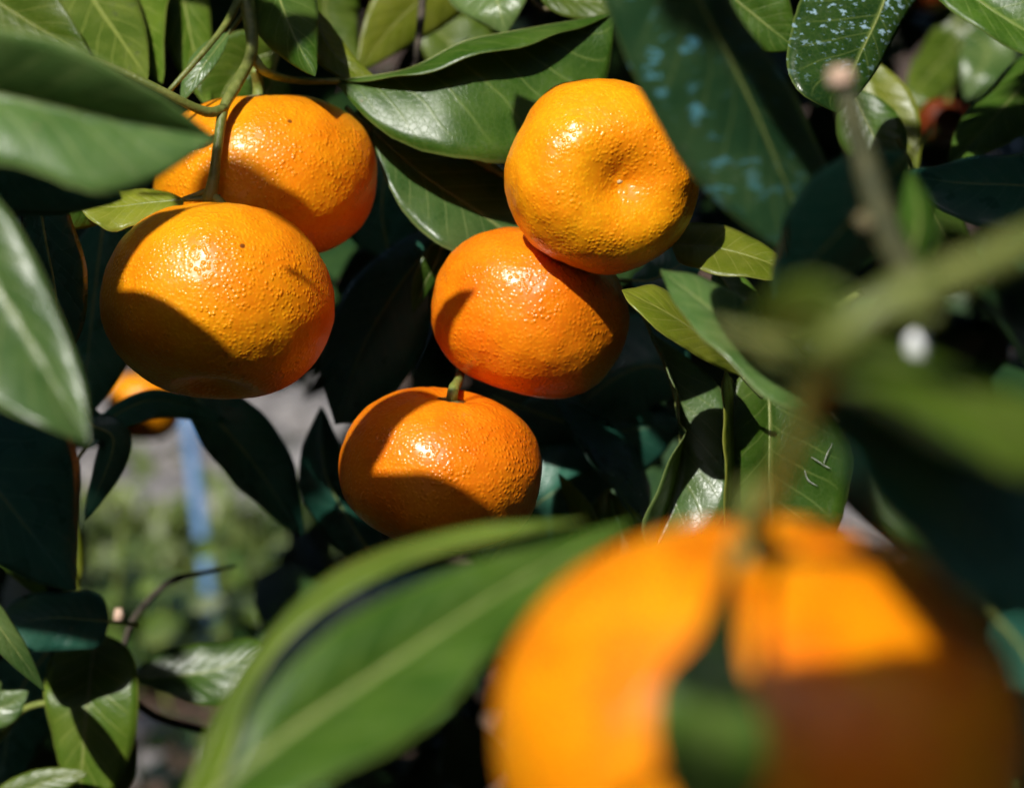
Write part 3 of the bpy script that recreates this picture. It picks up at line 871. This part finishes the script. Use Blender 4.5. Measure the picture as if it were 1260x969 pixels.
leaf(b7, [(800, 408, .79), (828, 480, .79), (835, 570, .787), (800, 700, .78)], A=[(812, 440, .777), (842, 510, .770), (822, 575, .770), (790, 640, .772)], B=[(880, 470, .792), (900, 540, .787), (895, 620, .778), (850, 680, .775)], mat='silver', lit=True, wave=0.002, n=36, label='curled leaf with a wavy yellow edge hanging beside the dark gap')
leaf(b7, [(893, 452, .765), (897, 530, .765), (897, 600, .765), (890, 690, .765)], A=[(889, 480, .755), (893, 560, .752), (891, 640, .757)], B=[(903, 480, .785), (910, 560, .785), (903, 640, .78)], mat='pale', lit=True, rib=0.4, label='leaf seen edge-on as a thin yellow line')
scarred = leaf(b7, [(945, 440, .782), (947, 520, .778), (947, 600, .776), (950, 720, .775)], A=[(1010, 490, .781), (1046, 545, .779), (1048, 590, .778), (1020, 670, .776)], B=[(905, 470, .776), (895, 540, .770), (895, 610, .768), (912, 680, .772)], mat='leaf', lit=True, n=36, rib=0.8, label='broad hanging leaf with pale midrib and a small white scar')
leaf(b7, [(775, 345, .82), (800, 345, .82), (830, 330, .82), (870, 300, .825)], w=(8, 8), dd=(2, -2), mat='deep')
# pale corky scar on the broad hanging leaf
for pts in ([(998, 562, .7755), (1008, 568, .7755), (1013, 572, .7755)], [(1013, 572, .7755), (1018, 558, .7755), (1025, 545, .7755)], [(990, 578, .7755), (994, 590, .7755), (1006, 598, .7755)], [(1013, 572, .7755), (1022, 576, .7755)]):
    tube('leaf_scar', pix(pts), [0.00008, 0.00022, 0.00008], 'cork', scarred, 8, 6, 0.3)

# 8. slivers under the middle fruit and black interior leaves
b8 = empty('tangerine_branch', P(700, 760, 0.86), 'shoot in the dark gap under the middle tangerines, thin curved leaf edges catching light', 'branch')
twig(b8, [(720, 900, .88), (735, 760, .87), (745, 690, .86), (740, 640, .86)], (1.6, 1.5, 1.3, 1.1), 'twig')
leaf(b8, [(790, 670, .84), (765, 610, .845), (725, 565, .85), (680, 490, .86)], A=[(780, 640, .835), (755, 600, .838), (715, 550, .845)], B=[(800, 600, .88), (770, 540, .885), (720, 500, .88)], mat='deep', rib=0.7, label='dark leaf whose curved edge draws a thin line in the gap')
leaf(b8, [(740, 690, .84), (722, 650, .838), (705, 615, .838), (687, 582, .84)], w=(3, 5), dd=(4, -3), mat='olive', lit=True)
leaf(b8, [(760, 700, .84), (752, 660, .838), (748, 630, .838), (750, 598, .84)], w=(9, 3), dd=(4, -3), mat='leaf', lit=True)
leaf(b8, [(800, 710, .84), (785, 670, .838), (770, 640, .838), (752, 605, .84)], w=(3, 6), dd=(4, -3), mat='olive', lit=True)
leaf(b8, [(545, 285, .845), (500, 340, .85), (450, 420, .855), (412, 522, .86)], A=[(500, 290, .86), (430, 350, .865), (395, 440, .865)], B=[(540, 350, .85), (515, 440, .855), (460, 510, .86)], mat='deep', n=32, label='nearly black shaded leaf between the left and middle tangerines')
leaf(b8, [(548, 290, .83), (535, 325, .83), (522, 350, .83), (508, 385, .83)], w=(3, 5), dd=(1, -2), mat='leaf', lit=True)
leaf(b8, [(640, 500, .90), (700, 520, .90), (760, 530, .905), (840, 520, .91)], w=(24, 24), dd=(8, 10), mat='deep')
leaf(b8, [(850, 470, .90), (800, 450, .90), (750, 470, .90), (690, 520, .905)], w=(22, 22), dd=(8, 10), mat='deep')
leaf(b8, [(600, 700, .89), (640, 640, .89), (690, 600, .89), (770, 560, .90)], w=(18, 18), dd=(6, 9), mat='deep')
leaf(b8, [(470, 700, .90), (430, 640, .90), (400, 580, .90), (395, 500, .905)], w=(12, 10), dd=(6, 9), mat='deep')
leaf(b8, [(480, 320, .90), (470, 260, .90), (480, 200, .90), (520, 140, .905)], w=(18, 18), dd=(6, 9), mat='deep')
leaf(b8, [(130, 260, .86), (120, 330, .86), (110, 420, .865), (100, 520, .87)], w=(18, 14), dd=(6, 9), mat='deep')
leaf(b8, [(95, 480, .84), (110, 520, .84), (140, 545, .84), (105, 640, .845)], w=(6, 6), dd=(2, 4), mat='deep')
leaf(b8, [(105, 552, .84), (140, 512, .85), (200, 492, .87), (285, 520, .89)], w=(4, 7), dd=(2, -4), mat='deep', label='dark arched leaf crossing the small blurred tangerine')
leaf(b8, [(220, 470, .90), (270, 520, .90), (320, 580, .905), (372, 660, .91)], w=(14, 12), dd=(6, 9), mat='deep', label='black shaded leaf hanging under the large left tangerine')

# 9. the sprays in the lower left corner
b9 = empty('tangerine_branch', P(150, 800, 0.90), 'lower left shoot with a broad green leaf hanging down, half in shadow', 'branch')
twig(b9, [(300, 915, .95), (250, 898, .94), (190, 880, .93), (150, 845, .92), (130, 800, .91)], (1.6, 1.6, 1.5, 1.4, 1.2), 'dark_bark')
twig(b9, [(150, 800, .92), (165, 760, .93), (205, 718, .94), (245, 705, .945), (290, 696, .95)], (1.0, 1.3, 1.4, 1.1, 0.6), 'dark_bark')
twig(b9, [(-40, 960, .90), (0, 905, .89), (30, 872, .885), (70, 862, .88)], (1.4, 1.4, 1.3, 1.1), 'stalk')
tube('bud', pix([(144, 768, .91), (146, 758, .91), (146, 748, .91)]), [0.0010, 0.0022, 0.0014], 'cut', b9, 8, 10, 0.15)
leaf(b9, [(118, 775, .885), (112, 830, .875), (104, 900, .87), (96, 1010, .87)], A=[(160, 800, .88), (170, 850, .87), (164, 920, .87), (130, 985, .87)], B=[(65, 805, .885), (54, 850, .872), (65, 910, .87), (82, 970, .87)], mat='olive', lit=True, dark=(0, 0.22), n=34, rib=0.9, label='broad green leaf with pale midrib hanging at the lower left, its top in shadow')
leaf(b9, [(135, 765, .86), (100, 762, .855), (60, 760, .85), (0, 770, .845)], A=[(120, 795, .85), (70, 800, .845), (20, 800, .84)], B=[(125, 733, .865), (80, 728, .86), (20, 735, .855)], mat='deep', label='black shaded leaf above the broad hanging one')
leaf(b9, [(155, 835, .90), (205, 832, .90), (260, 825, .90), (330, 800, .90)], A=[(200, 800, .905), (260, 790, .905), (310, 785, .905)], B=[(200, 850, .895), (250, 868, .892), (305, 858, .895)], mat='leaf', lit=True, dark=(0, 1, 'A'), label='dark leaf with a sunlit lower margin right of the broad hanging one')
leaf(b9, [(-60, 690, .80), (-20, 745, .80), (20, 800, .80), (55, 850, .805)], w=(4, 5), dd=(3, -3), mat='silver', lit=True, label='narrow pale leaf edge crossing the lower left corner')
leaf(b9, [(-70, 830, .86), (-40, 850, .86), (0, 870, .86), (35, 850, .86)], w=(9, 9), dd=(2, -2), mat='silver', lit=True)
leaf(b9, [(-40, 1030, .86), (10, 985, .86), (60, 960, .86), (110, 950, .86)], w=(6, 8), dd=(2, -2), mat='olive', lit=True)
leaf(b9, [(150, 880, .90), (156, 920, .90), (150, 960, .90), (130, 1010, .90)], w=(4, 10), dd=(2, -2), mat='olive', lit=True)
leaf(b9, [(320, 840, .93), (290, 890, .925), (272, 940, .92), (262, 1000, .92)], w=(5, 7), dd=(2, -3), mat='leaf', lit=True)
leaf(b9, [(-30, 560, .86), (-5, 620, .86), (20, 680, .86), (60, 740, .865)], w=(8, 8), dd=(2, -2), mat='leaf')
leaf(b9, [(92, 640, .93), (93, 670, .93), (95, 700, .93), (96, 730, .93)], w=(2, 2), dd=(1, -1), mat='pale', lit=True)
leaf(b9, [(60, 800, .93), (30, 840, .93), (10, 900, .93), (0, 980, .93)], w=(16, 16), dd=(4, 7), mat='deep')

# 10. the near branch with the big blurred fruit
b10 = empty('tangerine_branch', P(1300, 300, 0.33), 'near blurred branch from the right edge that carries the huge tangerine', 'branch')
twig(b10, [(1330, 270, .30), (1240, 312, .292), (1160, 345, .288), (1085, 378, .285), (1030, 425, .287), (1000, 490, .295), (965, 570, .305), (930, 645, .317)], (2.3, 2.2, 2.2, 2.2, 2.3, 1.6, 1.4, 1.5), 'twig', n=44, label='blurred olive branch bending down to the huge tangerine')
leaf(b10, [(985, 425, .300), (1090, 445, .300), (1180, 480, .30), (1340, 580, .30)], A=[(1050, 425, .308), (1150, 446, .312), (1280, 500, .312)], B=[(1010, 465, .29), (1110, 520, .285), (1240, 580, .285)], mat='olive', lit=True, bulge=0.0012, label='blurred olive leaf spreading to the right edge below the branch')
leaf(b10, [(1000, 480, .305), (1090, 560, .305), (1180, 640, .307), (1310, 770, .315)], A=[(1080, 480, .312), (1200, 540, .315), (1310, 650, .32)], B=[(1012, 525, .300), (1085, 635, .300), (1190, 735, .304)], mat='deep', label='dark blue-green blurred leaf behind the huge tangerine at the right')
leaf(b10, [(1240, 640, .41), (1180, 640, .408), (1120, 630, .408), (1060, 590, .41)], w=(6, 6), dd=(-3, 2), mat='leaf', lit=True)
leaf(b10, [(1060, 385, .29), (1010, 385, .295), (970, 395, .30), (920, 415, .31)], w=(3.5, 4.5), dd=(3, -3), mat='olive', lit=True)
leaf(b10, [(908, 650, .295), (890, 740, .28), (872, 850, .272), (890, 1060, .275)], A=[(912, 740, .281), (918, 820, .272), (945, 930, .272)], B=[(865, 770, .28), (806, 850, .272), (822, 970, .272)], mat='leaf', rib=0.5, dark=(0.78, 1.0), label='blurred green leaf hanging down in front of the huge tangerine')
leaf(b10, [(1225, 760, .46), (1260, 800, .46), (1290, 860, .46), (1320, 940, .46)], w=(9, 9), dd=(4, 5), mat='deep')

tube('glint_bead', pix([(1128, 441, .402), (1128, 434, .40), (1128, 420, .40), (1128, 410, .402)]), [0.0009, 0.0019, 0.0019, 0.0006], 'white', b5, 10, 14, 0.05, label='tiny round white bead added as a bright glint on the blurred olive twig')  # white bead added in place of a bright glint
tube('glint_bead_stalk', pix([(1146, 372, .393), (1138, 392, .398), (1129, 412, .401)]), [0.0008, 0.0007, 0.0006], 'twig', b5, 10, 8, 0.1)  # stalk made up to hold the glint bead
for k_ in ((1128, 426, .396), (1124, 430, .396)):
    LIT.append((P(*k_), 0.016))
# 11. the large blurred leaf along the bottom
b11 = empty('tangerine_branch', P(180, 1100, 0.37), 'near shoot at the bottom edge with one large blurred folded leaf', 'branch')
twig(b11, [(60, 1250, .37), (120, 1160, .37), (180, 1080, .372), (215, 1030, .374)], (2.0, 1.8, 1.6, 1.3), 'twig')
leaf(b11, [(200, 1045, .375), (330, 925, .385), (480, 820, .397), (640, 715, .412), (780, 640, .43)],
     A=[(278, 955, .382), (325, 855, .388), (435, 756, .398), (586, 691, .411), (700, 660, .424)],
     B=[(300, 1010, .365), (440, 945, .372), (560, 860, .385), (670, 740, .405)], mat='leaf', lit=True, n=44, bulge=0.0015, wave=0.001, rib=1.5, label='large blurred folded leaf sweeping across the bottom centre')
leaf(b11, [(190, 1080, .43), (283, 865, .435), (385, 732, .44), (500, 678, .445), (720, 640, .45)], A=[(235, 950, .436), (310, 800, .442), (430, 694, .448), (580, 648, .45)], B=[(272, 960, .427), (310, 850, .43), (402, 746, .434), (535, 684, .44)], mat='olive', lit=True)

leaf(b11, [(230, 1060, .50), (340, 900, .50), (460, 780, .505), (640, 690, .51)], w=(12, 12), dd=(4, 6), mat='deep')  # dark blade added so the gap under the rim looks shaded

# ------------------------------------------------------------------ unseen branch added above the picture, its leaves shaped to shade the fruit
b12 = empty('tangerine_branch', P(300, -1650, 0.54), 'unseen branch added above the frame, its leaves shaped to throw shadows on the fruit', 'branch')
twig(b12, [(-1500, -1700, .60), (-600, -1600, .56), (300, -1650, .54), (1100, -1900, .48)], (4, 4, 3.6, 3), 'bark')
leaf(b12, [(60, 300, .715), (165, 385, .715), (270, 450, .715), (420, 520, .715)], A=[(140, 330, .715), (250, 402, .715), (345, 462, .715)], B=[(60, 400, .715), (150, 490, .715), (290, 560, .715)], sh=.26, mat='leaf')
leaf(b12, [(225, 235, .725), (165, 285, .725), (125, 340, .725), (70, 440, .725)], A=[(205, 268, .725), (175, 302, .725), (148, 345, .725), (120, 400, .725)], B=[(160, 230, .725), (90, 280, .725), (60, 360, .725)], sh=.28, mat='leaf')
leaf(b12, [(225, 260, .765), (285, 265, .765), (350, 282, .765), (425, 335, .765)], A=[(270, 230, .765), (335, 233, .765), (392, 260, .765)], B=[(240, 290, .765), (300, 310, .765), (380, 330, .765)], sh=.30, mat='leaf')
leaf(b12, [(350, 590, .735), (470, 620, .735), (570, 645, .735), (700, 690, .735)], A=[(415, 562, .735), (475, 582, .735), (555, 604, .735), (645, 638, .735)], B=[(400, 680, .735), (500, 720, .735), (620, 720, .735)], sh=.33, mat='leaf')
leaf(b12, [(540, 430, .74), (480, 500, .74), (430, 570, .74), (380, 680, .74)], A=[(525, 470, .74), (495, 530, .74), (468, 580, .74)], B=[(470, 430, .74), (400, 510, .74), (370, 600, .74)], sh=.31, mat='leaf')
leaf(b12, [(440, 400, .75), (490, 372, .75), (530, 355, .75), (583, 350, .75)], w=(7, 8), sh=.30, mat='leaf')
leaf(b12, [(800, 940, .300), (960, 890, .300), (1100, 850, .300), (1330, 800, .305)], A=[(880, 835, .300), (1020, 780, .300), (1190, 750, .305)], B=[(900, 1030, .300), (1050, 1060, .300), (1240, 980, .300)], sh=.20, mat='leaf')

leaf(b12, [(1092, 690, .318), (1180, 775, .318), (1260, 860, .318), (1370, 980, .318)], A=[(1170, 725, .318), (1280, 810, .318), (1370, 900, .318)], B=[(1092, 720, .318), (1138, 800, .318), (1210, 900, .318)], sh=.17, mat='leaf')
leaf(b12, [(-20, 790, .86), (50, 785, .86), (110, 785, .86), (190, 790, .86)], A=[(20, 725, .86), (80, 715, .86), (150, 735, .86)], B=[(20, 805, .86), (80, 812, .86), (150, 812, .86)], sh=.50, mat='leaf')

# ------------------------------------------------------------------ the tree behind: trunk, limbs and the shaded crown
tree = empty('tangerine_tree', (0.42, 1.62, 0.0), 'tangerine tree whose dark shaded crown fills the gaps behind the fruit', 'tree')
tube('trunk', [Vector((0.42, 1.62, -0.05)), Vector((0.40, 1.60, 0.5)), Vector((0.44, 1.55, 0.95)), Vector((0.36, 1.5, 1.6))], [0.06, 0.048, 0.042, 0.03], 'dark_bark', tree, 24, 16, 0.2)
for c, r in (([Vector((0.42, 1.58, 0.7)), Vector((0.1, 1.35, 1.0)), Vector((-0.3, 1.15, 1.25)), Vector((-0.6, .9, 1.7))], [.03, .022, .015, .008]),
             ([Vector((0.44, 1.55, 0.95)), Vector((0.6, 1.2, 1.25)), Vector((0.5, .85, 1.6))], [.028, .018, .009]),
             ([Vector((0.40, 1.52, 1.3)), Vector((0.1, 1.2, 1.65)), Vector((-0.1, .7, 1.9))], [.025, .016, .008])):
    tube('limb', c, r, 'dark_bark', tree, 18, 12, 0.2)

WINDOWS = [(100, 480, 300, 800), (165, 850, 300, 1010), (355, 490, 425, 650), (1040, 540, 1100, 700), (130, 440, 230, 560)]
NEAR_WINDOWS = [(1100, 90, 1200, 190), (1060, 20, 1240, 180), (1115, -40, 1170, 20), (445, -40, 495, 20)]


def crown_ok(p, r=0.03, reach=0.056):
    q = proj(p)
    if q is None:
        return (p - EYE).length > 0.45
    x, y, d = q
    m = r / d * FPX
    e = reach / d * FPX + 40
    if d < 1.02 and -e < x < 1260 + e and -e < y < 969 + e:
        return False
    if (p - EYE).length < 0.34:
        return False
    if d >= 1.02:
        for (a, b, c, e) in WINDOWS + (NEAR_WINDOWS if d < 1.45 else []):
            if a - m * .7 < x < c + m * .7 and b - m * .7 < y < e + m * .7:
                return False
    return True


for q_ in ((1160, 150, 1.32), (1145, 160, 1.32), (1175, 145, 1.32), (1142, -5, 1.23), (1155, 5, 1.23), (470, 0, 1.28), (485, 5, 1.28), (455, 5, 1.28)):
    DARK.append(P(*q_))
lit_p = np.array([tuple(a) for a, r in LIT])
lit_r = np.array([r for a, r in LIT])
sunv = np.array(tuple(SUN))


def shades(p, extra=0.047):
    w = np.array(tuple(p)) - lit_p
    t = w @ sunv
    dist = np.linalg.norm(w - np.outer(t, sunv), axis=1)
    return bool(np.any((t > 0.012) & (dist < lit_r + extra)))


def build_crown():
    rng = random.Random(11)
    V, F, U = [], [], []
    miss = []
    kept = 0
    for it in range(26000):
        p = Vector((rng.uniform(-1.0, 1.0), rng.uniform(0.05, 1.9), rng.uniform(0.35, 2.25)))
        # ellipsoidal crown
        e = Vector((p.x / 1.0, (p.y - 1.15) / 0.95, (p.z - 1.3) / 0.95))
        if e.length > 1:
            continue
        if not crown_ok(p) or shades(p):
            continue
        L = rng.uniform(0.06, 0.095)
        dr = rvec(rng) + Vector((0, -0.5, -0.4))
        v, f, u = rand_leaf_geo(rng, p - dr.normalized() * L * 0.5, dr, Vector((0, -0.4, 0.8)) + rvec(rng) * 0.8, L, L * rng.uniform(0.2, 0.27), rng.uniform(0, 0.35), 0.15)
        o = len(V)
        V += v
        U += u
        F += [tuple(i + o for i in t) for t in f]
        kept += 1
    # leaves added along the sun rays only to shade the DARK points
    used = []
    for q in DARK:
        ok = False
        if used:
            w = np.array(used) - np.array(tuple(q))
            t = w @ sunv
            ds = np.linalg.norm(w - np.outer(t, sunv), axis=1)
            ok = bool(np.any((t > 0.02) & (ds < 0.010)))
        if ok:
            continue
        for (ex, L) in ((0.047, 0.085), (0.034, 0.06), (0.024, 0.045), (0.015, 0.032)):
            for k in range(24):
                p = q + SUN * rng.uniform(0.06, 1.1) + rvec(rng) * 0.004
                if crown_ok(p, 0.02, L * 0.5 + 0.006) and not shades(p, ex - 0.012):
                    ok = True
                    break
            if ok:
                break
        if not ok:
            miss.append(q)
            continue
        used.append(tuple(p))
        dr = rvec(rng)
        dr = (dr - SUN * dr.dot(SUN)).normalized()
        v, f, u = rand_leaf_geo(rng, p - dr * L * 0.5, dr, SUN + rvec(rng) * 0.25, L, L * 0.26, rng.uniform(0, 0.15), 0.1)
        o = len(V)
        V += v
        U += u
        F += [tuple(i + o for i in t) for t in f]
    print('shade leaves', len(used), 'of', len(DARK), 'missed', len(miss))
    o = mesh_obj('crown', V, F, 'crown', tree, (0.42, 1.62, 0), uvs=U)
    o['kind'] = 'stuff'
    print('crown leaves', kept, 'lit points', len(LIT))


build_crown()


# ------------------------------------------------------------------ the next orchard row, and unseen trees added round the photographer against sky fill
def orchard_crown():
    rng = random.Random(21)
    V, F, U = [], [], []
    while len(V) < 5200 * 21:
        e = rvec(rng) * rng.uniform(0.35, 1.0) ** 0.5
        p = Vector((e.x * 1.6, e.y * 1.6, 2.05 + e.z * 1.8))
        p += rvec(rng) * 0.12
        L = rng.uniform(0.12, 0.19)
        dr = e + rvec(rng) * 0.8 + Vector((0, 0, -0.4))
        v, f, u = rand_leaf_geo(rng, p, dr, e + Vector((0, 0, 0.8)) + rvec(rng) * 0.6, L, L * 0.27, rng.uniform(0, 0.35), 0.15)
        o = len(V)
        V += v
        U += u
        F += [tuple(i + o for i in t) for t in f]
    return V, F, U


ORCHARD = [(-2.7, -2.3, 'unseen tangerine tree added behind the photographer to the left to cut sky light'),
           (0.4, -3.1, 'unseen tangerine tree added straight behind the photographer to cut sky light'),
           (3.0, -2.2, 'unseen tangerine tree added behind the photographer to the right to cut sky light'),
           (-3.1, 0.9, 'unseen tangerine tree added beside the photographer on the left to cut sky light'),
           (3.2, 0.9, 'unseen tangerine tree added beside the photographer on the right to cut sky light'),
           (-2.6, 8.6, 'far tangerine tree in the next row, behind the leaves at the left edge'),
           (0.4, 9.0, 'far tangerine tree in the next row, hidden behind the middle fruit'),
           (3.2, 8.6, 'far tangerine tree in the next row, behind the leaves at the right edge')]
cm = tm = None
for k_, (x, y, lb) in enumerate(ORCHARD):
    t_ = empty('tangerine_tree', (x, y, 0), lb, 'tree', 'orchard trees in rows')
    if cm is None:
        V, F, U = orchard_crown()
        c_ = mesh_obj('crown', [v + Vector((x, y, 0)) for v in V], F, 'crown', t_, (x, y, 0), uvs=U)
        c_['kind'] = 'stuff'
        k = tube('trunk', [Vector((x, y, -0.05)), Vector((x + .03, y, 0.5)), Vector((x - .02, y + .03, 1.1)), Vector((x, y, 1.9))], [0.075, 0.06, 0.05, 0.02], 'dark_bark', t_, 20, 14, 0.2)
        cm, tm = c_, k
    else:
        for src in (cm, tm):
            c_ = src.copy()
            COL.objects.link(c_)
            c_.parent = t_
    t_.rotation_euler.z = k_ * 1.3
